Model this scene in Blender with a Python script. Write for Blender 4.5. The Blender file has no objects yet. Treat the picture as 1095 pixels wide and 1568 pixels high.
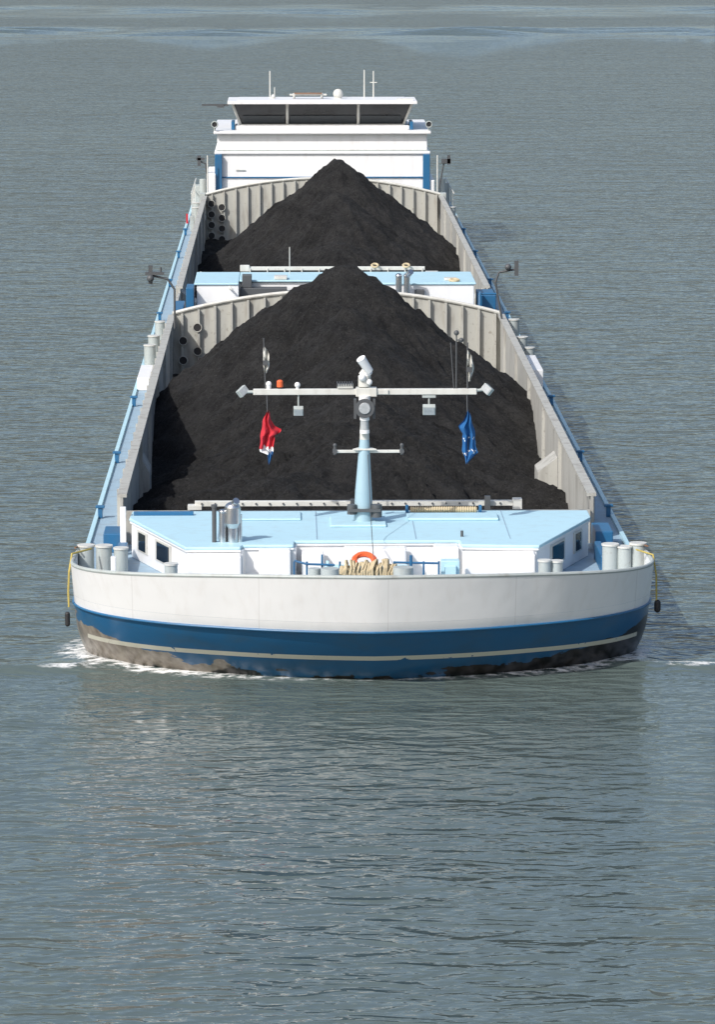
import bpy, bmesh, math, random
import numpy as np
from mathutils import Vector, Matrix, noise
random.seed(4)
C=bpy.context; D=bpy.data; sc=C.scene
R=math.radians

# ---------------------------------------------------------------- world / light / camera
w=D.worlds.new("World"); sc.world=w; w.use_nodes=True
nt=w.node_tree; bg=nt.nodes['Background']
sky=nt.nodes.new('ShaderNodeTexSky'); sky.sky_type='NISHITA'; sky.sun_disc=False
SUN=Vector((-0.66,-0.75,0.0)).normalized(); EL=R(41)
sky.sun_elevation=EL; sky.sun_rotation=math.atan2(SUN.x,SUN.y)
sky.dust_density=3.0; sky.air_density=1.0; sky.ozone_density=1.1
nt.links.new(sky.outputs[0],bg.inputs[0]); bg.inputs[1].default_value=0.15
ld=D.lights.new("sun","SUN"); ld.energy=3.8; ld.angle=R(0.5); ld.color=(1,.97,.93)
lo=D.objects.new("sun",ld); C.collection.objects.link(lo)
sd=Vector((SUN.x*math.cos(EL),SUN.y*math.cos(EL),math.sin(EL)))
lo.rotation_euler=sd.to_track_quat('Z','Y').to_euler()
lo.location=(-60,-40,80)
cam=D.cameras.new("camera"); co=D.objects.new("camera",cam); C.collection.objects.link(co)
co.location=(-1.43,0,15); co.rotation_euler=(R(90-8.96),0,R(-1.0))
cam.sensor_fit='VERTICAL'; cam.sensor_height=36; cam.lens=36*6006/1568
cam.clip_start=1; cam.clip_end=9000
sc.camera=co
sc.view_settings.view_transform='Standard'; sc.view_settings.look='None'; sc.view_settings.exposure=0

# ---------------------------------------------------------------- materials
def nodes(m):
    m.use_nodes=True; n=m.node_tree; return n,n.nodes,n.links,n.nodes['Principled BSDF']
def mth(n,op,a,b=None,c=None,clamp=False):
    x=n.nodes.new('ShaderNodeMath'); x.operation=op; x.use_clamp=clamp
    for i,v in enumerate((a,b,c)):
        if v is None: continue
        if isinstance(v,(int,float)): x.inputs[i].default_value=v
        else: n.links.new(v,x.inputs[i])
    return x.outputs[0]
def mixc(n,f,a,b):
    x=n.nodes.new('ShaderNodeMix'); x.data_type='RGBA'
    for k,v in ((0,f),(6,a),(7,b)):
        if isinstance(v,(int,float)): x.inputs[k].default_value=v
        elif isinstance(v,tuple): x.inputs[k].default_value=(*v,1) if len(v)==3 else v
        else: n.links.new(v,x.inputs[k])
    return x.outputs[2]
def noi(n,scale=1,detail=4,vec=None,sxyz=None,rough=.55,dist=0):
    t=n.nodes.new('ShaderNodeTexNoise'); t.inputs['Scale'].default_value=scale
    t.inputs['Detail'].default_value=detail; t.inputs['Roughness'].default_value=rough
    t.inputs['Distortion'].default_value=dist
    if vec is None:
        vec=n.nodes.new('ShaderNodeTexCoord').outputs['Object']
    if sxyz:
        mp=n.nodes.new('ShaderNodeMapping'); mp.inputs['Scale'].default_value=sxyz
        n.links.new(vec,mp.inputs[0]); vec=mp.outputs[0]
    n.links.new(vec,t.inputs['Vector']); return t.outputs[0]
def ramp(n,f,lo_,hi):
    x=n.nodes.new('ShaderNodeMapRange'); x.inputs[1].default_value=lo_; x.inputs[2].default_value=hi
    n.links.new(f,x.inputs[0]); return x.outputs[0]
def paint(name,col,dirt=.35,dcol=(.25,.2,.15),rough=.4,metal=0,bump=.15):
    m=D.materials.new(name); n,N,L,P=nodes(m)
    f=noi(n,1.0,5,sxyz=(3.5,3.5,.8)); f=ramp(n,f,.5,.85); f=mth(n,'MULTIPLY',f,dirt)
    g=noi(n,9,3); g=ramp(n,g,.62,.75); g=mth(n,'MULTIPLY',g,dirt*.7)
    f=mth(n,'MAXIMUM',f,g)
    c=mixc(n,f,tuple(col),tuple(dcol))
    L.new(c,P.inputs['Base Color']); P.inputs['Roughness'].default_value=rough; P.inputs['Metallic'].default_value=metal
    b=N.new('ShaderNodeBump'); b.inputs['Strength'].default_value=bump; b.inputs['Distance'].default_value=.02
    L.new(noi(n,2.2,2),b.inputs['Height']); L.new(b.outputs[0],P.inputs['Normal'])
    return m
white=paint("white_paint",(.80,.80,.80),.18)
offw=paint("aged_white_paint",(.60,.60,.56),.45)
lblue=paint("pale_blue_paint",(.44,.66,.75),.30,(.3,.36,.38),.5)
mastb=paint("mast_blue_shaded",(.33,.47,.54),.35,(.25,.28,.3),.35)  # greyed pale blue: shade on the mast column is put into the colour
deckb=paint("side_deck_paint",(.30,.42,.52),.55,(.2,.2,.2),.6)
blue=paint("blue_paint",(.018,.12,.26),.35,(.1,.1,.1),.4)
grey=paint("hold_grey_paint",(.42,.42,.385),.85,(.18,.15,.12),.6)
greyd=paint("hold_side_paint",(.43,.43,.40),.9,(.15,.135,.115),.7)
bol=paint("bollard_grey",(.40,.44,.43),.6,(.2,.16,.12),.5)
dark=paint("dark_rubber",(.02,.02,.022),.3,(.06,.05,.04),.6)
dgrey=paint("dark_grey_steel",(.08,.085,.09),.3,(.05,.04,.04),.5)
blindm=paint("window_blind",(.035,.043,.05),.3,(.02,.02,.02),.5)
steel=paint("polished_steel",(.62,.63,.64),.15,(.2,.2,.2),.22,.95,.05)
rust=paint("rusty_steel",(.22,.12,.07),.5,(.08,.05,.03),.8)
orange=paint("orange_plastic",(.75,.13,.04),.1,(.3,.1,.05),.5)
red=paint("red_cloth",(.50,.02,.035),.15,(.3,.02,.03),.8)
wcl=paint("white_cloth",(.75,.75,.75),.1,(.4,.4,.4),.8)
bcl=paint("blue_cloth",(.01,.10,.28),.1,(.01,.03,.1),.8)
ropem=paint("rope_fibre",(.55,.46,.30),.6,(.25,.18,.1),.9,0,.8)
ylw=paint("yellow_rope",(.45,.36,.10),.5,(.2,.15,.05),.9)
glass=D.materials.new("window_glass"); n,N,L,P=nodes(glass)
L.new(mixc(n,ramp(n,noi(n,.8,3),.4,.6),(.006,.008,.010),(.025,.03,.035)),P.inputs['Base Color']); P.inputs['Roughness'].default_value=.06
lens_=D.materials.new("lamp_lens"); n,N,L,P=nodes(lens_)
L.new(mixc(n,noi(n,20,2),(.25,.27,.28),(.5,.52,.53)),P.inputs['Base Color']); P.inputs['Roughness'].default_value=.12

# hull
hullm=D.materials.new("hull_paint"); n,N,L,P=nodes(hullm)
tc=N.new('ShaderNodeTexCoord').outputs['Object']; sp=N.new('ShaderNodeSeparateXYZ'); L.new(tc,sp.inputs[0])
X,Y,Z=sp.outputs
ax=mth(n,'ABSOLUTE',X)
nf=noi(n,1.3,6,sxyz=(1,1,2.2)); ncs=noi(n,.9,3)
st=noi(n,1,5,sxyz=(6,6,.5))
whi=mixc(n,mth(n,'MULTIPLY',ramp(n,st,.5,.85),.18),(.84,.84,.84),(.50,.44,.38))
seam=mth(n,'LESS_THAN',mth(n,'ABSOLUTE',mth(n,'SUBTRACT',mth(n,'FRACT',mth(n,'DIVIDE',mth(n,'ADD',X,20.4),2.45)),.5)),.003)
whi=mixc(n,mth(n,'MULTIPLY',seam,.3),whi,(.45,.42,.4))
blu=mixc(n,mth(n,'MULTIPLY',ramp(n,nf,.45,.8),.55),(.014,.11,.25),(.05,.09,.12))
xb=mth(n,'POWER',mth(n,'DIVIDE',ax,5.7),2.1)
zb=mth(n,'ADD',mth(n,'MULTIPLY',xb,.80),mth(n,'MULTIPLY',mth(n,'SUBTRACT',nf,.5),.85))
zb=mth(n,'ADD',zb,.07)
low=mth(n,'LESS_THAN',Z,zb)
k=mth(n,'ADD',mth(n,'MULTIPLY',mth(n,'SUBTRACT',ncs,.5),1.8),mth(n,'MULTIPLY',mth(n,'ADD',X,2.3),.35))  # black gains towards the right: shade put into the colour, broken by noise
k=mth(n,'ADD',k,mth(n,'MULTIPLY',mth(n,'SUBTRACT',.24,Z),2.0))
k=ramp(n,k,-.05,.05)
prim=mixc(n,ramp(n,st,.3,.7),(.34,.30,.25),(.15,.12,.095))
bare_shade=mixc(n,k,prim,mixc(n,ramp(n,nf,.5,.8),(.010,.011,.012),(.05,.038,.03)))
c=mixc(n,low,blu,bare_shade)
s1=mth(n,'GREATER_THAN',Z,.50); s2=mth(n,'LESS_THAN',Z,.60); s3=mth(n,'LESS_THAN',ax,5.43)
stp=mth(n,'MULTIPLY',mth(n,'MULTIPLY',s1,s2),s3)
stp=mth(n,'MULTIPLY',stp,mth(n,'LESS_THAN',st,.66))
c=mixc(n,stp,c,(.62,.60,.50))
c=mixc(n,mth(n,'GREATER_THAN',Z,1.15),c,whi)
L.new(c,P.inputs['Base Color']); P.inputs['Roughness'].default_value=.28
b=N.new('ShaderNodeBump'); b.inputs['Strength'].default_value=.8; b.inputs['Distance'].default_value=.025
L.new(noi(n,.9,2),b.inputs['Height']); L.new(b.outputs[0],P.inputs['Normal'])

# coal
coalm=D.materials.new("coal"); n,N,L,P=nodes(coalm)
c=mixc(n,ramp(n,noi(n,1.1,8,rough=.8),.38,.62),(.018,.018,.0185),(.054,.053,.052))
c=mixc(n,mth(n,'MULTIPLY',ramp(n,noi(n,19,4,rough=.75),.55,.69),.7),c,(.115,.113,.11))
c=mixc(n,mth(n,'MULTIPLY',ramp(n,noi(n,13,5,rough=.85,sxyz=(1,1,1.3)),.54,.62),.75),c,(.007,.007,.0075))
L.new(c,P.inputs['Base Color']); P.inputs['Roughness'].default_value=.9; P.inputs['Specular IOR Level'].default_value=.25
b=N.new('ShaderNodeBump'); b.inputs['Strength'].default_value=1; b.inputs['Distance'].default_value=.30
L.new(noi(n,4.5,9,rough=.85),b.inputs['Height']); L.new(b.outputs[0],P.inputs['Normal'])

# water
wat=D.materials.new("river_water"); n,N,L,P=nodes(wat)
geo=N.new('ShaderNodeNewGeometry').outputs['Position']
big=noi(n,1,2,geo,(.02,.035,1)); 
P.inputs['IOR'].default_value=1.34
h1=noi(n,1,2,geo,(.62,1.25,1),.45,.6); h2=noi(n,1,2,geo,(1.9,3.6,1),.5,.4); h3=noi(n,1,1,geo,(.16,.42,1))
h1=mth(n,'SUBTRACT',1.0,mth(n,'MULTIPLY',mth(n,'ABSOLUTE',mth(n,'SUBTRACT',h1,.5)),2.0))
h=mth(n,'ADD',mth(n,'MULTIPLY',h1,.080),mth(n,'MULTIPLY',h2,.052))
h=mth(n,'ADD',h,mth(n,'MULTIPLY',h3,.17))
amp=mth(n,'ADD',mth(n,'MULTIPLY',big,1.0),.45)
h=mth(n,'MULTIPLY',h,amp)
b=N.new('ShaderNodeBump'); b.inputs['Strength'].default_value=1; b.inputs['Distance'].default_value=1
L.new(h,b.inputs['Height']); L.new(b.outputs[0],P.inputs['Normal'])
at=N.new('ShaderNodeAttribute'); at.attribute_name='foam'
fm=mth(n,'MULTIPLY',at.outputs['Fac'],ramp(n,noi(n,1,6,geo,(3,6,3),.7),.40,.62))
fm=ramp(n,fm,.12,.5)
wc=mixc(n,big,(.078,.106,.100),(.108,.138,.132))
L.new(mixc(n,fm,wc,(.78,.79,.78)),P.inputs['Base Color'])
L.new(mth(n,'ADD',mth(n,'MULTIPLY',fm,.6),.03),P.inputs['Roughness'])

# ---------------------------------------------------------------- builders
barge=D.objects.new("cargo_barge",None); C.collection.objects.link(barge)
class B:
    def __init__(s,name,mat,parent=barge,smooth=False,bevel=0.0):
        s.bm=bmesh.new(); s.name=name; s.mat=mat; s.parent=parent; s.smooth=smooth; s.bevel=bevel
    def box(s,x0,x1,y0,y1,z0,z1,rot=None,piv=None):
        m=Matrix.Translation(((x0+x1)/2,(y0+y1)/2,(z0+z1)/2))
        if rot: m=m@rot.to_4x4()
        m=m@Matrix.Diagonal((x1-x0,y1-y0,z1-z0,1))
        bmesh.ops.create_cube(s.bm,size=1,matrix=m); return s
    def cyl(s,p0,p1,r0,r1=None,seg=16):
        r1=r0 if r1 is None else r1
        p0=Vector(p0);p1=Vector(p1); d=p1-p0
        m=Matrix.Translation((p0+p1)/2)@d.to_track_quat('Z','Y').to_matrix().to_4x4()
        bmesh.ops.create_cone(s.bm,cap_ends=True,segments=seg,radius1=r0,radius2=r1,depth=d.length,matrix=m); return s
    def sph(s,p,r,sz=1):
        bmesh.ops.create_uvsphere(s.bm,u_segments=16,v_segments=10,radius=r,matrix=Matrix.Translation(p)@Matrix.Diagonal((1,1,sz,1))); return s
    def prism(s,poly,z0,z1):
        a=[s.bm.verts.new((x,y,z0)) for x,y in poly]; b=[s.bm.verts.new((x,y,z1)) for x,y in poly]
        k=len(poly); s.bm.faces.new(a); s.bm.faces.new(b)
        for i in range(k): s.bm.faces.new((a[i],a[(i+1)%k],b[(i+1)%k],b[i]))
        return s
    def tube(s,pts,r,seg=8):
        for a,b in zip(pts,pts[1:]): s.cyl(a,b,r,r,seg)
        for p in pts[1:-1]: bmesh.ops.create_icosphere(s.bm,subdivisions=1,radius=r,matrix=Matrix.Translation(p))
        return s
    def ring(s,c,ax_,Rr,r,seg=20):
        q=Vector(ax_).to_track_quat('Z','Y'); c=Vector(c)
        pts=[c+q@Vector((Rr*math.cos(t),Rr*math.sin(t),0)) for t in [2*math.pi*i/seg for i in range(seg+1)]]
        return s.tube(pts,r,6)
    def quad(s,*ps):
        s.bm.faces.new([s.bm.verts.new(p) for p in ps]); return s
    def done(s):
        bmesh.ops.recalc_face_normals(s.bm,faces=s.bm.faces)
        me=D.meshes.new(s.name); s.bm.to_mesh(me); s.bm.free()
        o=D.objects.new(s.name,me); C.collection.objects.link(o); me.materials.append(s.mat)
        if s.parent: o.parent=s.parent
        if s.bevel:
            md=o.modifiers.new("bevel",'BEVEL'); md.width=s.bevel; md.segments=2; md.limit_method='ANGLE'
        if s.smooth:
            for p in me.polygons: p.use_smooth=True
            try: me.set_sharp_from_angle(angle=R(40))
            except Exception: pass
        return o

# ---------------------------------------------------------------- water sheet
def axis(fine0,fine1,st,lim0,lim1,g=1.25,extra=()):
    a=list(np.arange(fine0,fine1+1e-6,st))
    x=fine0;s=st
    while x>lim0: s*=g; x-=s; a.append(x)
    x=fine1;s=st
    while x<lim1: s*=g; x+=s; a.append(x)
    a+=list(extra); return np.array(sorted(set(np.round(a,3))))
xs=axis(-9.5,9.5,.08,-3000,3000,1.15,extra=np.arange(-70,70,3.1)); ys=axis(71.3,79.5,.08,-300,6000,1.2,extra=np.arange(385,560,1.0))
XX,YY=np.meshgrid(xs,ys)
rr=np.where(YY<77.3,np.sqrt((XX/5.55)**2+((YY-77.3)/3.0)**2),np.abs(XX)/5.55)
d=(rr-1)*3.2
side=np.clip((np.abs(XX)-.6)/3.5,0.0,1)
aft=np.clip((79.5-YY)/2.5,0,1)
foam=np.exp(-((d-.05)/.25)**2)*(.40+.58*side)*np.where(XX<0,1,.85)*aft
armc=75.4-.08*(np.abs(XX)-5.7)
arm=np.exp(-((YY-armc)/.20)**2)*np.clip((np.abs(XX)-4.6)/1.0,0,1)*np.clip((10-np.abs(XX))/3,0,1)
patch=np.clip(np.sin(XX*2.1+.6)*.8+.45,0,1)
foam=np.maximum(foam,arm*.9*np.where(XX<0,1,.75)*patch)
armw=np.exp(-((YY-armc)/.38)**2)*np.clip((np.abs(XX)-4.6)/1.0,0,1)*np.clip((9.4-np.abs(XX))/2,0,1)
ZZ=.13*armw+.10*np.exp(-((d-.05)/.3)**2)*np.clip(1-np.abs(YY-76)/3.4,0,1)
def wob(s):
    r_=np.random.RandomState(s); o=np.zeros_like(XX)
    for i in range(8): o+=np.sin(XX*r_.uniform(.03,.35)+YY*r_.uniform(-.2,.2)+r_.rand()*6.3)
    return o/2.8
yw=YY+2.2*wob(1)
wk=np.exp(-((yw-432)/11)**2)*.46*np.sin(yw*.8+wob(2))*(.6+.5*wob(3))+np.exp(-((yw-515)/18)**2)*.26*np.sin(yw*.6+wob(4))*(.5+.5*wob(5))
ZZ=ZZ+wk
ny,nx=XX.shape
verts=np.stack([XX.ravel(),YY.ravel(),ZZ.ravel()],1)
idx=np.arange(ny*nx).reshape(ny,nx)
faces=np.stack([idx[:-1,:-1],idx[:-1,1:],idx[1:,1:],idx[1:,:-1]],-1).reshape(-1,4)
me=D.meshes.new("water"); me.from_pydata(verts.tolist(),[],faces.tolist())
a=me.attributes.new('foam','FLOAT','POINT'); a.data.foreach_set('value',foam.ravel().astype(np.float32))
for p in me.polygons: p.use_smooth=True
me.materials.append(wat); wo=D.objects.new("water",me); C.collection.objects.link(wo)

# ---------------------------------------------------------------- hull
def vee(x): return .07*min(abs(x-.2),3.0)-.1
def levels():
    return [(-1.2,77.5,3.0,5.0),(-.4,75.2,3.0,5.35),(0,74.3,3.0,5.52),(.3,73.98,3.1,5.62),(.56,73.72,3.2,5.68),(.85,73.45,3.3,5.71),(1.15,73.2,3.4,5.72)]
ts=[R(-90+180*i/96) for i in range(97)]
def bowpt(yc,b,a,t,z):
    x=a*math.sin(t); return (x,yc+b*(1-math.cos(t))+vee(x),z)
def outline(z,yc,b,a):
    pts=[]
    for yy in (178,176,150,120,95,85,80): pts.append((-a,yy,z))
    for t in ts: pts.append(bowpt(yc,b,a,t,z))
    for yy in (80,85,95,120,150,176,178): pts.append((a,yy,z))
    return pts
hb=B("hull",hullm,smooth=True)
rows=[]
for (z,yc,b_,a_) in levels(): rows.append(outline(z,yc,b_,a_))
rows.append(outline(1.35,73.12,3.38,5.73))
vr=[[hb.bm.verts.new(p) for p in r] for r in rows]
for r0,r1 in zip(vr,vr[1:]):
    for i in range(len(r0)-1): hb.bm.faces.new((r0[i],r0[i+1],r1[i+1],r1[i]))
hb.bm.faces.new([v[0] for v in vr]+[v[-1] for v in reversed(vr)])
hb.done()
def bul(t): return 2.0+.27*math.cos(t)**2
bw=B("bow_bulwark",hullm,smooth=True)
pts=[(-5.73,78.6,1.42),(-5.74,78.0,1.9),(-5.74,77.0,2.0)]+[(None,t,0) for t in ts]+[(5.74,77.0,2.0),(5.74,78.0,1.9),(5.73,78.6,1.42)]
N_=6
outer=[];inner=[]
for p in pts:
    col=[];ci=[]
    for j in range(N_+1):
        f=j/N_
        if p[0] is None:
            t=p[1]; ztop=bul(t); z=1.352+(ztop-1.352)*f
            yc=73.12+(72.8-73.12)*f; b_=3.38+(3.3-3.38)*f; a_=5.73+.02*f
            q=bowpt(yc,b_,a_,t,z); col.append(q)
            q=bowpt(yc+.06,b_-.06,a_-.06,t,z); ci.append(q)
        else:
            z=1.352+(p[2]-1.352)*f; col.append((p[0],p[1],z)); ci.append((p[0]*(1-.06/5.73),p[1],z))
    outer.append(col);inner.append(ci)
ov=[[bw.bm.verts.new(q) for q in c_] for c_ in outer]; iv=[[bw.bm.verts.new(q) for q in c_] for c_ in inner]
for i in range(len(ov)-1):
    for j in range(N_):
        bw.bm.faces.new((ov[i][j],ov[i+1][j],ov[i+1][j+1],ov[i][j+1]))
        bw.bm.faces.new((iv[i][j],iv[i+1][j],iv[i+1][j+1],iv[i][j+1]))
    bw.bm.faces.new((ov[i][N_],ov[i+1][N_],iv[i+1][N_],iv[i][N_]))
bw.done()
rim=B("bulwark_rim",bol,smooth=True)
rim.tube([Vector(outer[i][-1])*.5+Vector(inner[i][-1])*.5+Vector((0,0,.01)) for i in range(len(outer))],.04,8); rim.done()
rub=B("rubbing_strake",blue,smooth=True)
rub.tube([(q[0]*1.003,q[1]-.01,1.15) for q in outline(1.15,73.2,3.4,5.72)],.025,8); rub.done()

# decks
fd=B("fore_deck",deckb)
fd.prism([(5.66*math.sin(t),73.3+3.3*(1-math.cos(t))+vee(5.66*math.sin(t))) for t in ts]+[(5.66,82.3),(-5.66,82.3)],1.25,1.34); fd.done()
sdk=B("side_deck",deckb)
for s in (-1,1):
    x0,x1=sorted((s*5.04,s*5.715)); sdk.box(x0,x1,82.3,178,1.27,1.385)
sdk.done()
gr=B("gunwale_bar",lblue)
for s in (-1,1):
    x0,x1=sorted((s*5.66,s*5.75)); gr.box(x0,x1,78.6,178,1.387,1.45)
gr.done()
# ---------------------------------------------------------------- holds
cm=B("hold_coaming",greyd)
rb=B("coaming_top_flange",grey)
ribs=B("coaming_stiffeners",greyd)
for s in (-1,1):
    for (ya,yb) in ((82.4,118.4),(127,166)):
        x0,x1=sorted((s*4.98,s*5.04)); cm.box(x0,x1,ya,yb,.0,2.33)
        x0,x1=sorted((s*4.90,s*5.10)); rb.box(x0,x1,ya,yb,2.332,2.40)
        y=ya+1.2
        while y<yb-.5:
            x0,x1=sorted((s*5.04,s*5.16)); ribs.box(x0,x1,y,y+.05,1.39,2.33)
            y+=1.5
        y=ya+9
        while y<yb-1:
            x0,x1=sorted((s*4.90,s*4.978)); ribs.box(x0,x1,y,y+.12,.2,2.33); y+=6
    x0,x1=sorted((s*4.98,s*5.06)); cm.box(x0,x1,118.4,127,1.386,2.2)
cm.done(); rb.done(); ribs.done()
fr=B("hold_web_frames",greyd)
for s in (-1,1):
    for yy,zt_ in ((92.6,1.70),(128.2,2.1)):
        xi=4.5 if (s>0 or yy>100) else 4.78
        pts=[(s*4.97,0.2),(s*xi,0.2),(s*xi,zt_-.35),(s*4.97,zt_)]
        a_=[fr.bm.verts.new((x,yy,z)) for x,z in pts]; b_=[fr.bm.verts.new((x,yy+1.2,z+.0)) for x,z in pts]
        fr.bm.faces.new(a_); fr.bm.faces.new(b_)
        for i in range(4): fr.bm.faces.new((a_[i],a_[(i+1)%4],b_[(i+1)%4],b_[i]))
fr.done()
def bulkhead(name,y,ztop,arch,half=4.97,pitch=.5):
    o=B(name,grey)
    K=40
    f=lambda x: ztop+arch*(1-(x/half)**2)
    for i in range(K):
        xa=-half+2*half*i/K; xb_=-half+2*half*(i+1)/K
        v=[o.bm.verts.new(p) for p in ((xa,y,0),(xb_,y,0),(xb_,y,f(xb_)),(xa,y,f(xa)))]
        o.bm.faces.new(v)
        v=[o.bm.verts.new(p) for p in ((xa,y+.1,0),(xb_,y+.1,0),(xb_,y+.1,f(xb_)),(xa,y+.1,f(xa)))]
        o.bm.faces.new(v)
    x=-half+.25
    while x<half-.1:
        o.box(x,x+.07,y-.15,y-.002,0,f(x)-.05); x+=pitch
    o.done()
    t=B(name+"_top_rail",offw)
    for i in range(K):
        xa=-half+2*half*i/K; xb_=-half+2*half*(i+1)/K
        t.cyl((xa,y-.02,f(xa)+.02),(xb_,y-.02,f(xb_)+.02),.055,.055,8)
    t.done()
bulkhead("hold_bulkhead",118.4,2.42,.68)
bulkhead("aft_hold_bulkhead",166,2.42,.68)
ho=B("hole_shade_discs",dark); hr=B("hole_rims",grey)  # dark discs proud of the plate stand in for shade inside the holes
def hole(c,ax_,r):
    c=Vector(c); ax_=Vector(ax_)
    ho.cyl(c,c+ax_*.012,r,r,18); hr.ring(c+ax_*.015,ax_,r,.015,18)
for (x,z) in ((-4.66,1.62),(-4.66,1.02),(-4.22,2.02),(-4.22,1.3)): hole((x,118.23,z),(0,-1,0),.13)
for zz in (2.05,1.6,1.15,.7):
    hole((-4.72,165.82,zz),(0,-1,0),.15); hole((-4.28,165.82,zz-.15),(0,-1,0),.15)
ho.done(); hr.done()

# ---------------------------------------------------------------- coal
def heap(name,y0,y1,cones,base,seed):
    st_=.085; X0,X1=-4.975,4.975
    nx=int((X1-X0)/st_); ny=int((y1-y0)/st_)
    gx=np.linspace(X0,X1,nx+1); gy=np.linspace(y0,y1,ny+1)
    GX,GY=np.meshgrid(gx,gy); H=np.full(GX.shape,base,float)
    for i,(cx,cy,cz,sl,gu) in enumerate(cones):
        dx=(GX-cx); dy=GY-cy; r=np.sqrt(dx*dx+dy*dy); th=np.arctan2(dy,dx)
        g=np.zeros_like(r)
        rng=np.random.RandomState(seed+i)
        for k_ in range(36):
            fr_=rng.randint(4,110); g+=np.sin(th*fr_+rng.rand()*6.28+r*.35*rng.randn())/(fr_**.45)
        Hc=cz-sl*(np.sqrt(r*r+.03)-.17)+g*.060*gu*np.clip(r/2.5,0,1)
        k2=.06
        m_=np.maximum(H,Hc); H=m_+k2*np.exp(-np.abs(H-Hc)/k2)*.3
    rg=np.random.RandomState(seed).rand(*H.shape)
    V=[]
    off=seed*17.3
    for j in range(ny+1):
        for i in range(nx+1):
            x,y=GX[j,i],GY[j,i]
            v=Vector((x*.55+off,y*.55,0)); v2=Vector((x*1.9,y*1.9+off,3)); v3=Vector((x*5,y*5,off))
            r1=1-abs(noise.noise(Vector((x*.9+3,y*.9,off))))*2
            V.append((x,y,H[j,i]+.13*noise.noise(v)+.11*noise.noise(v2)+.07*noise.noise(v3)+.08*r1+.05*rg[j,i]*rg[j,i]))
    id_=np.arange((nx+1)*(ny+1)).reshape(ny+1,nx+1)
    F=np.stack([id_[:-1,:-1],id_[:-1,1:],id_[1:,1:],id_[1:,:-1]],-1).reshape(-1,4)
    me=D.meshes.new(name); me.from_pydata(V,[],F.tolist()); me.materials.append(coalm)
    for p in me.polygons: p.use_smooth=True
    o=D.objects.new(name,me); C.collection.objects.link(o)
heap("coal_heap",82.45,118.3,[(0,112,3.0,.6,1),(-.05,104,5.28,.75,1),(.1,101.2,4.3,.78,1),(.5,98.4,3.9,.74,1),(.15,94.5,2.95,.50,1.3),(.2,90.6,2.95,.44,1.8),(-1.5,87,2.1,.3,1.6)],.55,3)
heap("coal_heap",127.1,165.9,[(.47,149,4.95,.79,1),(.35,145.8,3.9,.74,1),(.3,141,2.6,.5,1.3),(0,135,1.95,.30,1.3),(0,157,2.8,.6,1)],.45,8)

# ---------------------------------------------------------------- fore house
ZR=2.16
roof=[(-4.75,81.6),(-4.78,80.7),(-3.52,77.0),(-2.42,77.0),(-2.38,77.25),(-1.36,77.25),(-1.34,77.75),(1.98,77.75),(2.0,77.25),(3.55,77.1),(4.85,80.7),(4.85,81.6)]
def inset(poly,dd):
    cx=sum(p[0] for p in poly)/len(poly); cy=79.5
    return [(p[0]-math.copysign(dd,p[0]-cx),p[1]-math.copysign(dd,p[1]-cy)) for p in poly]
B("fore_house_walls",white,bevel=.015).prism(inset(roof,.05),1.342,ZR-.07).done()
B("fore_house_roof",lblue,bevel=.02).prism(roof,ZR-.068,ZR).done()
B("fore_house_roof_edge",white,bevel=.01).prism(inset(roof,-.012),ZR-.11,ZR-.066).done()
hs=B("fore_house_blocks",white,bevel=.03)
hs.box(-3.5,-2.4,76.55,77.02,1.342,ZR-.12).box(-2.05,-1.42,76.9,77.25,1.342,ZR-.06)
hs.box(2.05,3.45,76.7,77.2,1.342,ZR-.12).box(1.45,1.95,77.2,77.7,1.342,ZR-.05).box(-1.2,-.75,77.2,77.72,1.342,ZR-.2)
hs.box(-.35,.9,77.3,77.7,1.342,ZR-.1)
hs.done()
def onwall(b,p,q,f0,f1,z0,z1,out,th=.02):
    p=Vector((*p,0));q=Vector((*q,0)); d_=(q-p); nn=Vector((d_.y,-d_.x,0)).normalized()*out
    A=p+d_*f0+nn*.004; Bb=p+d_*f1+nn*.004
    pts=[A,Bb,Bb+nn*th,A+nn*th]
    b.prism([(v.x,v.y) for v in pts],z0,z1)
iw=inset(roof,.05)
wf=B("fore_house_window_frames",offw); wg=B("fore_house_windows",glass)
for (p,q,fs) in ((iw[1],iw[2],((.12,.30),(.45,.72))),(iw[9],iw[10],((.25,.52),(.70,.86)))):
    for f0,f1 in fs:
        for o2 in (1,-1):
            onwall(wf,p,q,f0,f1,1.56,2.0,o2,.02)
            onwall(wg,p,q,f0+.03,f1-.03,1.60,1.96,o2,.032)
wf.done(); wg.done()
rd=B("roof_seams",deckb)
for x in (-2.9,-.9,1.1,3.0): rd.box(x,x+.02,77.9,81.5,ZR+.001,ZR+.008)
rd.done()
hd=B("roof_hatches",lblue,bevel=.02)
hd.box(-2.9,-1.2,80.3,81.3,ZR+.002,ZR+.04).box(1.0,2.9,80.2,80.95,ZR+.002,ZR+.06).box(-.6,.55,79.4,80.6,ZR+.002,ZR+.05).done()
hx=B("roof_edge_box",blue,bevel=.01); hx.box(-4.7,-3.45,81.0,81.12,ZR,ZR+.08).done()
rl=B("rope_roller",ropem,smooth=True); rl.cyl((1.1,81.35,ZR+.06),(2.5,81.35,ZR+.06),.05,.05)
for i in range(28): rl.ring((1.12+i*.05,81.35,ZR+.06),(1,0,0),.05,.02,10)
rl.done()
rf=B("roller_flanges",blue); rf.cyl((1.0,81.35,ZR+.07),(1.06,81.35,ZR+.07),.09).cyl((2.54,81.35,ZR+.07),(2.6,81.35,ZR+.07),.09).done()
bm_=B("hatch_gantry_beam",offw,bevel=.01)
bm_.box(-3.45,3.42,82.15,82.3,2.17,2.28).box(-3.6,-3.3,82.1,82.35,2.1,2.2).box(3.3,3.5,82.1,82.35,2.1,2.32)
bm_.done()
bt=B("beam_bolts",dgrey)
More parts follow.
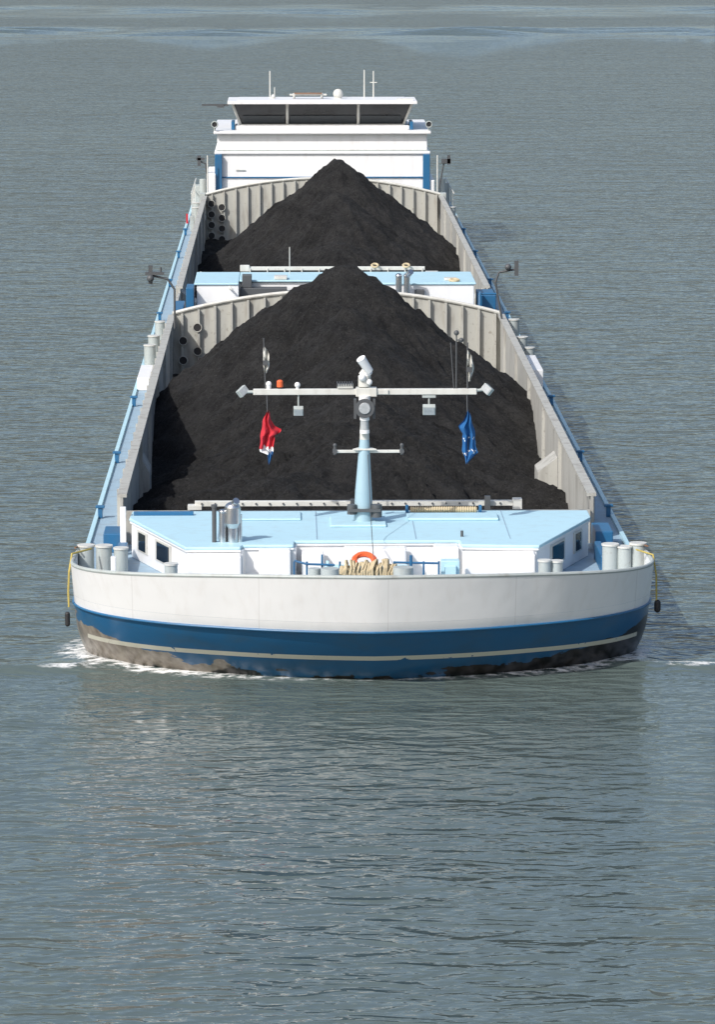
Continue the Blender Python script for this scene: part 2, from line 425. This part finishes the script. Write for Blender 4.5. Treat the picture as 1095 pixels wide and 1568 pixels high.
for i in range(24): bt.cyl((-3.3+i*.288,82.14,2.23),(-3.3+i*.288,82.12,2.23),.022,.022,8)
bt.box(-.15,.05,82.0,82.12,2.1,2.34).box(2.7,2.82,82.0,82.12,2.1,2.4)
bt.done()
hw=B("hold_front_wall",grey); hw.box(-4.97,4.97,82.32,82.4,0,2.05).done()
po=B("fore_posts",white,bevel=.01); po.box(-4.98,-4.86,80.9,81.05,1.34,2.35).box(-5.0,-4.9,76.9,77.05,1.34,1.98).done()
bp=B("fore_side_boxes",blue,bevel=.02); bp.box(-5.35,-4.95,81.2,82.2,1.34,1.75).box(4.98,5.35,81.0,82.2,1.34,1.8).box(-5.0,-4.8,78.5,80.4,1.34,1.7).box(4.9,5.05,78.5,80.4,1.34,1.7).done()
ex=B("exhaust_pipe",steel,smooth=True)
ex.cyl((-2.58,77.6,ZR),(-2.58,77.6,2.45),.11).cyl((-2.58,77.6,2.45),(-2.58,77.6,2.55),.11,.165).cyl((-2.58,77.6,2.55),(-2.58,77.6,2.85),.165)
ex.sph((-2.58,77.6,2.85),.165,.8).cyl((-2.44,77.62,ZR),(-2.44,77.62,2.72),.05)
ex.cyl((-2.58,77.6,2.9),(-2.5,77.45,3.02),.07)
ex.cyl((-2.78,77.6,ZR),(-2.78,77.6,2.78),.075).sph((-2.78,77.6,2.78),.085,.6)
ex.done()
e2=B("vent_posts",dgrey,smooth=True); e2.cyl((-2.95,77.6,ZR),(-2.95,77.6,2.86),.045).cyl((-2.70,77.7,ZR),(-2.70,77.7,2.5),.04).cyl((-2.95,77.6,2.86),(-2.95,77.6,2.92),.06)
e2.cyl((2.05,78.2,ZR),(2.05,78.2,2.28),.03).done()

# ---------------------------------------------------------------- bollards
def bollards(lst,name):
    b1=B(name,bol,smooth=True); b2=B(name+"_caps",offw,smooth=True)
    for (x,y,z0,z1,r) in lst:
        b1.cyl((x,y,z0),(x,y,z1),r,r,24).cyl((x,y,z0),(x,y,z0+.05),r*1.5,r*1.5,24)
        b2.cyl((x,y,z1),(x,y,z1+.035),r*1.12,r*1.12,24)
    b1.done(); b2.done()
bollards([(-5.52,77.55,1.34,2.09,.16),(-5.16,77.5,1.34,2.09,.16),(-4.82,77.45,1.34,2.05,.14),(5.00,77.5,1.34,2.09,.16),(5.28,77.45,1.34,2.05,.14),(5.56,77.55,1.34,2.10,.16),
 (-3.78,76.2,1.34,1.94,.13),(3.6,76.3,1.34,1.97,.12),(3.85,76.4,1.34,1.94,.12)],"fore_bollards")
bs=B("bollard_bases",bol,bevel=.02); bs.box(-5.65,-4.8,77.3,77.75,1.342,1.42).box(4.95,5.65,77.3,77.75,1.342,1.42).done()
bollards([(-5.5,113.6,1.385,2.0,.17),(-5.42,114.7,1.385,2.15,.17),(5.38,114.2,1.385,2.15,.17),(5.55,113.2,1.385,1.95,.15),(-5.4,119.5,1.385,2.05,.15),(5.4,118.5,1.385,2.2,.16)],"midship_bollards")
bollards([(-5.3,163,1.385,2.1,.18),(-5.3,164.3,1.385,2.2,.18),(5.35,163,1.385,2.1,.16),(5.35,170,1.385,2.6,.16)],"aft_bollards")

# foredeck machinery
wn=B("anchor_winch",lblue,bevel=.015)
wn.box(1.55,1.92,76.2,76.5,1.342,2.0).box(1.62,1.85,76.12,76.2,1.7,1.92).box(-.75,-.35,76.1,76.6,1.342,1.85)
wn.cyl((-.7,76.3,1.8),(.9,76.3,1.8),.12).cyl((-.72,76.3,1.8),(-.66,76.3,1.8),.2).done()
rn=B("foredeck_rail",blue)
rn.tube([(-1.35,76.0,2.05),(-1.1,75.95,1.99),(-.55,75.95,1.97)],.022).tube([(.6,76.0,2.01),(1.5,76.0,1.99)],.022)
for x in (-1.35,-1.1,-.8,-.45,.62,.95,1.2,1.5): rn.cyl((x,76,1.34),(x,76,2.03 if x!=-.8 else 2.17),.02)
rn.cyl((.95,76,1.9),(.95,76,2.15),.03).done()
rp=B("mooring_rope",ropem,smooth=True)
for i in range(34):
    x=-.42+i*.032+random.uniform(-.015,.015); hgt=2.04+random.uniform(-.10,.06)
    rp.tube([(x-.05,75.75,1.5),(x-.02+random.uniform(-.06,.06),75.72,hgt-.14),(x,75.85,hgt),(x+.03,76.05,hgt-.03),(x+.05,76.15,1.6)],.021,6)
rp.done()
orr=B("lifebuoy",orange,smooth=True)
orr.ring((.04,76.55,1.95),(0,-.6,1),.2,.06,20); orr.done()
cap=B("rope_drums",bol,smooth=True); cap.cyl((-.65,75.4,1.34),(-.65,75.4,2.0),.18).cyl((.78,75.4,1.34),(.78,75.4,2.02),.2).cyl((-.95,75.7,1.34),(-.95,75.7,1.95),.12).done()
hg=B("bow_side_ropes",ylw,smooth=True)
hg.tube([(-5.4,77.2,2.1),(-5.75,76.6,2.1),(-5.79,76.2,1.8),(-5.81,76.2,1.4),(-5.80,76.2,1.1)],.020)
hg.tube([(5.5,77.2,2.05),(5.76,76.4,2.08),(5.81,76.2,1.7),(5.82,76.2,1.2)],.018); hg.done()
fe=B("fenders",dark,smooth=True)
fe.cyl((-5.83,76.2,.76),(-5.83,76.2,.96),.05).sph((-5.83,76.2,.96),.05).sph((-5.83,76.2,.76),.05)
fe.cyl((5.84,76.2,1.02),(5.84,76.2,1.15),.065).sph((5.84,76.2,1.15),.065).sph((5.84,76.2,1.02),.065); fe.done()
brl=B("corner_rails",rust); brl.tube([(-5.6,78.3,1.4),(-5.6,78.3,2.0),(-5.72,77.2,2.12)],.02).tube([(5.6,78.3,1.4),(5.6,78.3,2.0),(5.72,77.2,2.12)],.02).done()

# ---------------------------------------------------------------- foremast
MX,MY=.11,80.0
ms=B("foremast_column",mastb,smooth=True)
ms.cyl((MX-.02,MY,2.14),(MX-.02,MY,2.8),.20,.175,20).cyl((MX-.02,MY,2.8),(MX,MY,3.9),.175,.10,20).done()
mt=B("foremast_head",offw,smooth=True)
mt.cyl((MX,MY,3.9),(MX,MY,4.5),.10,.08).cyl((MX,MY,4.5),(MX,MY,5.15),.07,.06)
mt.cyl((MX,MY,5.0),(MX,MY,5.22),.13).cyl((MX-.05,MY,5.22),(MX+.02,MY,5.32),.08)
mt.done()
mh=B("mast_horn",white,smooth=True); mh.cyl((MX+.10,MY-.1,5.32),(MX-.08,MY-.22,5.60),.085,.10,16).cyl((MX+.1,MY-.1,5.32),(MX+.02,MY+.0,5.2),.07).done()
cb=B("foremast_crossbar",offw,bevel=.01)
cb.box(-2.18,2.42,MY-.06,MY+.06,4.83,4.95).box(MX-.18,MX+.25,MY-.14,MY+.1,4.80,4.98)
cb.box(-.45,-.12,MY-.08,MY+.08,4.96,5.05).box(.3,.6,MY-.10,MY-.062,4.84,4.94).done()
gl=B("radar_grille",dgrey)
for i in range(7): gl.box(-.46+i*.05,-.44+i*.05,MY-.1,MY+.09,5.02,5.09)
gl.done()
lb=B("foremast_lower_arm",offw,bevel=.01); lb.box(-.5,.88,MY-.03,MY+.03,3.62,3.68)
lb.prism([(MX-.25,MY-.12),(MX+.25,MY-.12),(MX+.12,MY+.12),(MX-.12,MY+.12)],3.682,3.72); lb.done()
br=B("foremast_brackets",dgrey,smooth=True)
for x in (-.5,.88): br.cyl((x,MY-.1,3.66),(x,MY+.05,3.66),.05).cyl((x,MY,3.58),(x,MY,3.78),.03).sph((x,MY,3.78),.04)
br.cyl((MX,MY-.10,4.58),(MX,MY-.30,4.58),.17,.20,24).box(MX-.22,MX-.17,MY-.2,MY,4.35,4.75).box(MX+.17,MX+.22,MY-.2,MY,4.35,4.75)
br.cyl((MX-.26,MY-.12,2.36),(MX-.26,MY-.12,2.56),.10).cyl((MX+.25,MY-.12,2.3),(MX+.25,MY-.12,2.56),.11).box(MX-.33,MX+.33,MY-.25,MY-.10,2.42,2.48)
br.done()
ln=B("mast_lamp_lens",lens_,smooth=True)
ln.cyl((MX,MY-.302,4.58),(MX,MY-.325,4.58),.12,.11,24)
ln.cyl((MX,MY-.16,4.12),(MX,MY-.16,4.32),.085,.085).done()
wl=B("mast_lamps_white",white,smooth=True)
wl.cyl((MX,MY-.16,4.32),(MX,MY-.16,4.38),.1).cyl((MX,MY-.16,4.05),(MX,MY-.16,4.12),.1).cyl((MX+.0,MY-.12,4.72),(MX+.0,MY-.12,4.82),.12)
wl.sph((-1.86,MY,5.05),.06).cyl((-1.86,MY,4.95),(-1.86,MY,5.05),.05).sph((-1.27,MY,5.03),.06).cyl((-1.27,MY,4.95),(-1.27,MY,5.03),.035)
wl.sph((MX-.05,MY-.14,5.2),.075).sph((MX+.1,MY-.12,5.1),.06).done()
og=B("orange_beacon",orange,smooth=True); og.cyl((-1.63,MY,4.99),(-1.63,MY,5.1),.065).sph((-1.63,MY,5.1),.065,.6).done()
rodm=B("mast_rods",dgrey,smooth=True)
rodm.cyl((-1.93,MY,4.95),(-1.96,MY,6.0),.013).cyl((2.0,MY,4.95),(2.0,MY,6.1),.014).cyl((2.23,MY,4.95),(2.23,MY,5.9),.016)
rodm.cyl((1.95,MY,4.95),(1.88,MY,5.9),.010).sph((2.0,MY,6.1),.055).sph((2.1,MY,5.95),.05).cyl((2.0,MY,5.95),(2.12,MY,5.95),.015)
rodm.tube([(MX+.1,75.9,2.1),(MX+.09,77.9,2.6),(MX+.07,MY-.15,3.6)],.008)
rodm.cyl((-1.9,MY-.05,4.83),(-1.86,MY-.08,3.40),.012).cyl((2.22,MY-.05,4.83),(2.25,MY-.08,3.40),.012)
rodm.done()
def cloth(o,x,y,z0,z1,wd,seed,lean=0):
    K,Mm=14,6; g=[]
    for j in range(K+1):
        row=[]
        for i in range(Mm+1):
            f=j/K; u=i/Mm
            wv=wd*(.35+.65*math.sin(math.pi*min(1,f*.9+.12)))*(1+.12*math.sin(f*9+seed))
            row.append(o.bm.verts.new((x+(u-.35)*wv+lean*f,y+.06*math.sin(u*9+f*4+seed)+.03*math.sin(f*13),z1+(z0-z1)*f-.12*u*(1-f))))
        g.append(row)
    for j in range(K):
        for i in range(Mm): o.bm.faces.new((g[j][i],g[j][i+1],g[j+1][i+1],g[j+1][i]))
pen=B("small_mast_pennants",offw)
cloth(pen,-1.93,MY-.03,5.28,5.85,.14,1); cloth(pen,2.26,MY-.03,5.1,5.75,.15,3); pen.done()
pb=B("pennant_bands",dgrey); pb.box(-1.98,-1.87,MY-.12,MY-.09,5.45,5.55).box(2.2,2.32,MY-.12,MY-.09,5.3,5.4).done()
fl=B("floodlight_housings",bol,bevel=.01); fg=B("floodlight_glass",lens_)
def flood(x,y,z,w_,h_,pitch,yaw,roll=0):
    r=Matrix.Rotation(yaw,3,'Z')@Matrix.Rotation(pitch,3,'X')@Matrix.Rotation(roll,3,'Y')
    fl.box(x-w_/2,x+w_/2,y-.06,y+.06,z-h_/2,z+h_/2,rot=r)
    o_=r@Vector((0,-.066,0)); fg.box(x+o_.x-w_*.42,x+o_.x+w_*.42,y+o_.y-.004,y+o_.y+.004,z+o_.z-h_*.42,z+o_.z+h_*.42,rot=r)
flood(-1.25,MY-.05,4.50,.20,.17,R(25),0); flood(1.44,MY-.05,4.52,.26,.2,R(25),0)
flood(-2.40,MY,4.90,.16,.22,R(-15),R(30),R(55)); flood(2.64,MY,4.93,.16,.22,R(-15),R(-30),R(-55))
fl.cyl((-1.25,MY,4.58),(-1.25,MY,4.83),.018).cyl((1.44,MY,4.6),(1.44,MY,4.83),.018).cyl((-2.36,MY,4.89),(-2.18,MY,4.89),.03).cyl((2.42,MY,4.91),(2.6,MY,4.93),.03)
fl.box(1.3,1.58,MY-.04,MY+.04,4.76,4.83).done(); fg.done()

# limp flags: hoist edge on the halyard, fly edge fallen into folds
def flag(x,seed,bands,prof_l,prof_r):
    root=D.objects.new("flag",None); C.collection.objects.link(root)
    K,Mm=36,14
    zt_,zb_=4.50,3.42
    def ip(pr,f):
        for (a0,v0),(a1,v1) in zip(pr,pr[1:]):
            if f<=a1: return v0+(v1-v0)*(f-a0)/(a1-a0)
        return pr[-1][1]
    P_=[]
    for j in range(K+1):
        row=[]; f=j/K
        l=ip(prof_l,f); r_=ip(prof_r,f)
        for i in range(Mm+1):
            u=i/Mm
            row.append((x+l+(r_-l)*u+.008*math.sin(f*23+seed), MY-.13+.055*math.sin(u*13+f*3+seed)+.03*math.sin(f*9+u*5), zt_+(zb_-zt_)*f-.03*math.sin(u*9+seed)))
        P_.append(row)
    for nm,mat,c0,c1 in bands:
        b_=B(nm,mat,parent=root,smooth=True)
        vv=[[b_.bm.verts.new(p) for p in row] for row in P_]
        for j in range(K):
            for i in range(Mm):
                s_=(j/K)+(i/Mm-.5)*.05+.025*math.sin(i*1.7+seed)
                if c0<=s_<c1: b_.bm.faces.new((vv[j][i],vv[j][i+1],vv[j+1][i+1],vv[j+1][i]))
        bmesh.ops.delete(b_.bm,geom=[v for v in b_.bm.verts if not v.link_faces],context='VERTS')
        b_.done()
flag(-1.88,1.0,[("red_band",red,-1,.68),("white_band",wcl,.68,.77),("blue_band",bcl,.77,2)],
  [(0,-.03),(.12,-.09),(.35,-.14),(.66,-.17),(.76,-.16),(.79,-.02),(.9,.0),(1,.02)],
  [(0,.02),(.18,.07),(.30,.13),(.37,.29),(.42,.26),(.48,.14),(.62,.12),(.76,.12),(.80,.10),(.92,.07),(1,.04)])
flag(2.24,6.0,[("blue_field",bcl,-1,.50),("star_specks",wcl,.50,.515),("blue_middle",bcl,.515,.76),("star_specks_low",wcl,.76,.775),("blue_tip",bcl,.775,2)],
  [(0,-.03),(.2,-.08),(.3,-.20),(.36,-.18),(.45,-.10),(.6,-.12),(.8,-.11),(.9,-.07),(1,-.04)],
  [(0,.03),(.2,.09),(.45,.16),(.65,.15),(.78,.22),(.84,.14),(.92,.06),(1,.0)])

# ---------------------------------------------------------------- side deck posts
pp=B("side_deck_posts",blue,bevel=.01)
for y in (85.5,94,104.6,126,137,148,158):
    for s in (-1,1):
        pp.box(s*5.62-.05,s*5.62+.05,y,y+.1,1.39,1.66).box(s*5.62-.1,s*5.62+.1,y-.03,y+.13,1.62,1.67)
        pp.box(s*5.25-.03,s*5.25+.03,y+4,y+4.1,1.39,1.7)
pp.done()
wh=B("side_white_boxes",white,bevel=.02)
wh.box(5.30,5.62,108.0,111.5,1.39,1.95).box(-5.66,-5.3,108,111,1.39,1.75).done()

# ---------------------------------------------------------------- midship deckhouse
md=B("midship_deck",deckb); md.box(-4.97,4.97,118.5,127,1.2,1.36).done()
mw=B("midship_house_walls",white,bevel=.02)
mw.box(-4.3,-3.0,121,124.5,1.36,3.04).box(.55,4.3,121,124.5,1.36,3.04).box(-3.0,.55,122,124.4,1.36,3.02).done()
mr=B("midship_house_roof",lblue,bevel=.02); mr.box(-4.38,-3.0,120.95,124.6,3.042,3.10).box(.5,4.36,120.95,124.6,3.042,3.10).box(-2.99,.49,121.9,124.6,3.04,3.095).done()
mdk=B("midship_machinery",dgrey,bevel=.02)
mdk.box(-2.95,-1.5,121.4,121.9,1.4,2.9).box(-1.4,.3,121.3,121.9,1.4,2.7).box(-2.9,-2.6,121.5,121.9,2.9,3.3).box(2.45,2.75,120.8,120.98,2.6,2.9)
mdk.done()
mb=B("midship_blue_tanks",blue,bevel=.02)
mb.box(-4.62,-4.38,120.5,121.8,1.4,3.0).box(4.42,4.95,120.5,122.5,1.4,2.75).box(-3.6,-2.2,119.9,120.3,2.35,2.6).box(-5.0,-4.7,120,122.5,1.4,2.4)
mb.box(.8,1.8,119.9,120.3,2.5,2.8)
mb.cyl((4.45,120,2.85),(4.95,120,2.85),.03); mb.box(4.42,4.47,119.9,120.4,1.4,2.9).done()
mp_=B("midship_rail",offw,bevel=.01)
mp_.box(-2.9,2.9,124.75,124.87,3.13,3.25).box(-3.0,-2.7,124.7,124.9,3.1,3.3)
for i in range(11): mp_.box(-2.7+i*.55,-2.66+i*.55,124.7,124.75,2.7,3.2)
mp_.box(3.0,3.4,126.6,127,2.2,2.9)
mp_.cyl((-4.3,126.5,2.9),(-3.2,120.6,2.95),.035).cyl((-1.42,124,3.05),(-1.42,124,3.95),.014)
mp_.done()
mx=B("midship_exhausts",steel,smooth=True)
for x in (1.95,2.2): mx.cyl((x,120.6,2.2),(x,120.6,3.35),.10).sph((x,120.6,3.35),.11,.8)
mx.cyl((2.2,120.6,3.35),(2.32,120.4,3.5),.09).done()
my=B("midship_rope_coils",ropem,smooth=True); my.ring((1.3,124.6,3.30),(0,-.5,1),.10,.035).ring((2.3,124.6,3.30),(0,-.5,1),.1,.035).ring((3.7,121.4,3.14),(0,-.1,1),.14,.04).done()
mo=B("midship_roof_boxes",offw,bevel=.02); mo.box(-1.9,-1.5,122,122.6,3.1,3.2).box(3.4,3.8,121.6,122.0,3.1,3.18).box(-.2,.3,122.2,122.8,3.1,3.18).done()
la=B("deck_lamp_arms",dgrey,smooth=True)
la.tube([(-4.8,114.6,2.4),(-4.8,114.6,3.55),(-5.0,114.6,3.85),(-5.45,114.6,3.95)],.032).box(-5.65,-5.1,114.5,114.7,3.98,4.06)
la.sph((-5.5,114.5,3.88),.11).box(-5.56,-5.44,114.55,114.65,3.7,4.25).cyl((-5.2,114.6,4.0),(-5.2,114.6,4.2),.03)
la.tube([(4.95,117.0,2.4),(4.75,117.0,3.5),(4.85,117,3.8),(5.38,117,3.9)],.032).box(5.32,5.44,116.95,117.05,3.7,4.15).sph((5.12,116.9,3.97),.1)
la.tube([(-4.9,168,2.5),(-5.0,168,3.6),(-5.25,168,3.7)],.035).box(-5.4,-5.05,167.9,168.1,3.75,3.85).box(-5.35,-5.2,167.9,168.1,3.5,3.95)
la.tube([(5.0,168,2.5),(5.2,168,3.6),(5.45,168,3.65)],.035).box(5.1,5.5,167.9,168.1,3.6,3.8).box(5.35,5.48,167.9,168.1,3.55,3.95).done()

# ---------------------------------------------------------------- wheelhouse / aft accommodation
ah=B("aft_house_walls",white,bevel=.04)
ah.box(-4.55,4.55,168,176,1.36,4.0).box(-4.62,4.62,167.9,176.2,4.0,4.12).box(-4.5,4.5,168.1,176,4.12,4.86).box(-4.65,4.65,167.8,176.3,4.86,5.0)
ah.box(-3.75,3.75,168.6,175,5.0,5.18).box(-4.95,-4.56,167.6,172,1.36,3.2).box(4.56,4.8,167.8,172,1.36,2.9).done()
ag=B("aft_house_grey_strips",bol); ag.box(-4.52,4.52,168.05,168.09,4.13,4.18).box(-3.7,-3.3,167.95,167.99,3.3,3.34).done()  # thin grey strips standing proud of the house front
ab=B("aft_house_blue_pillars",blue,bevel=.02)
ab.box(-4.6,-4.3,167.72,167.98,1.4,4.0).box(4.3,4.6,167.72,167.98,1.4,4.0).box(-4.3,4.3,167.93,167.99,2.98,3.04)
ab.box(-3.9,-3.76,168.5,170,5.0,5.35).box(3.76,3.9,168.5,170,5.0,5.35).done()
def frus(b_,x0,x1,y0,y1,z0,X0,X1,Y0,Y1,z1):
    a_=[b_.bm.verts.new(p) for p in ((x0,y0,z0),(x1,y0,z0),(x1,y1,z0),(x0,y1,z0))]
    c_=[b_.bm.verts.new(p) for p in ((X0,Y0,z1),(X1,Y0,z1),(X1,Y1,z1),(X0,Y1,z1))]
    b_.bm.faces.new(a_); b_.bm.faces.new(c_)
    for i in range(4): b_.bm.faces.new((a_[i],a_[(i+1)%4],c_[(i+1)%4],c_[i]))
gw=B("wheelhouse_windows",glass); frus(gw,-3.5,3.5,169,173,5.16,-3.85,3.85,168.4,173.2,6.13); gw.done()
fw=B("wheelhouse_mullions",offw)
for xb0,xt0 in ((-1.5,-1.5),(1.55,1.55),(-3.5,-3.85),(3.5,3.85)):
    fw.cyl((xb0,168.98,5.18),(xt0,168.38,6.13),.06,.06,8)
fw.box(-3.56,3.56,168.9,169.05,5.181,5.23).done()
bl=B("wheelhouse_blinds",blindm); 
for a_,b_ in ((-3.4,-1.62),(-1.38,1.43),(1.67,3.4)): bl.quad((a_,168.955,5.24),(b_,168.955,5.24),(b_,168.69,5.60),(a_,168.69,5.60))
bl.done()
wr=B("wheelhouse_roof",white,bevel=.03); wr.box(-4.05,4.05,167.9,171.5,6.13,6.25).box(-3.6,3.6,168.3,171.3,6.25,6.27).done()
wa=B("wheelhouse_roof_gear",offw,smooth=True)
wa.sph((.7,170,6.46),.22).cyl((.7,170,6.23),(.7,170,6.45),.16).box(-1.4,.2,169.5,169.8,6.42,6.48).cyl((-1.2,170,6.23),(-1.2,170,6.5),.05).cyl((0,170,6.23),(0,170,6.5),.05)
wa.box(3.2,3.9,168.5,168.7,6.25,6.33).sph((-2.1,170,6.35),.1).done()
wrr=B("roof_radar_bar",rust); wrr.box(-1.2,.0,169.4,169.5,6.49,6.54).done()
an=B("wheelhouse_antennas",offw)
an.cyl((-2.25,171,6.23),(-2.25,171,7.4),.03,.03,6).cyl((1.85,171,6.23),(1.85,171,7.45),.035,.03,6).cyl((2.25,171,6.23),(2.25,171,7.4),.035,.025,6).cyl((2.1,171,6.9),(2.4,171,6.9),.02)
an.cyl((-2.05,171,6.23),(-2.05,171,6.7),.02,.02,6).done()
an2=B("wheelhouse_side_boom",dgrey); an2.box(-5.15,-4.0,168.1,168.2,6.05,6.13).box(-4.5,-4.2,168.05,168.25,5.98,6.12).done()
sp_=B("search_lights",dark,smooth=True); sg=B("search_light_rims",bol,smooth=True)
for x in (-4.6,4.55):
    sp_.cyl((x,167.7,5.28),(x,168,5.28),.13,.10); sg.ring((x,167.68,5.28),(0,-1,0),.13,.025,16); sg.cyl((x,167.9,5.0),(x,167.9,5.18),.04)
sp_.done(); sg.done()
ad=B("aft_deck",deckb); ad.box(-5.66,5.66,166.2,177.9,1.3,1.362).done()
am=B("aft_side_fittings",bol,bevel=.02)
for s in (-1,1):
    am.box(s*5.1-.12,s*5.1+.12,165.6,166.2,1.39,2.5).box(s*5.4-.08,s*5.4+.08,160,160.4,1.39,2.0).cyl((s*5.15,168.6,1.4),(s*5.15,168.6,2.9),.14).box(s*5.3-.2,s*5.3+.1,170,171,1.4,2.5)
am.done()
ax2=B("aft_rail",offw)
for s in (-1,1):
    ax2.tube([(s*4.9,167.2,1.4),(s*4.9,167.2,4.0)],.03)
    for y in (168,170,172,174): ax2.cyl((s*5.6,y,1.37),(s*5.6,y,2.4),.025,.025,6)
    ax2.cyl((s*5.6,167,2.4),(s*5.6,176,2.4),.025,.025,6)
ax2.done()
rdf=B("aft_red_marker",red); rdf.box(-5.64,-5.56,160,160.06,1.7,2.1).done()
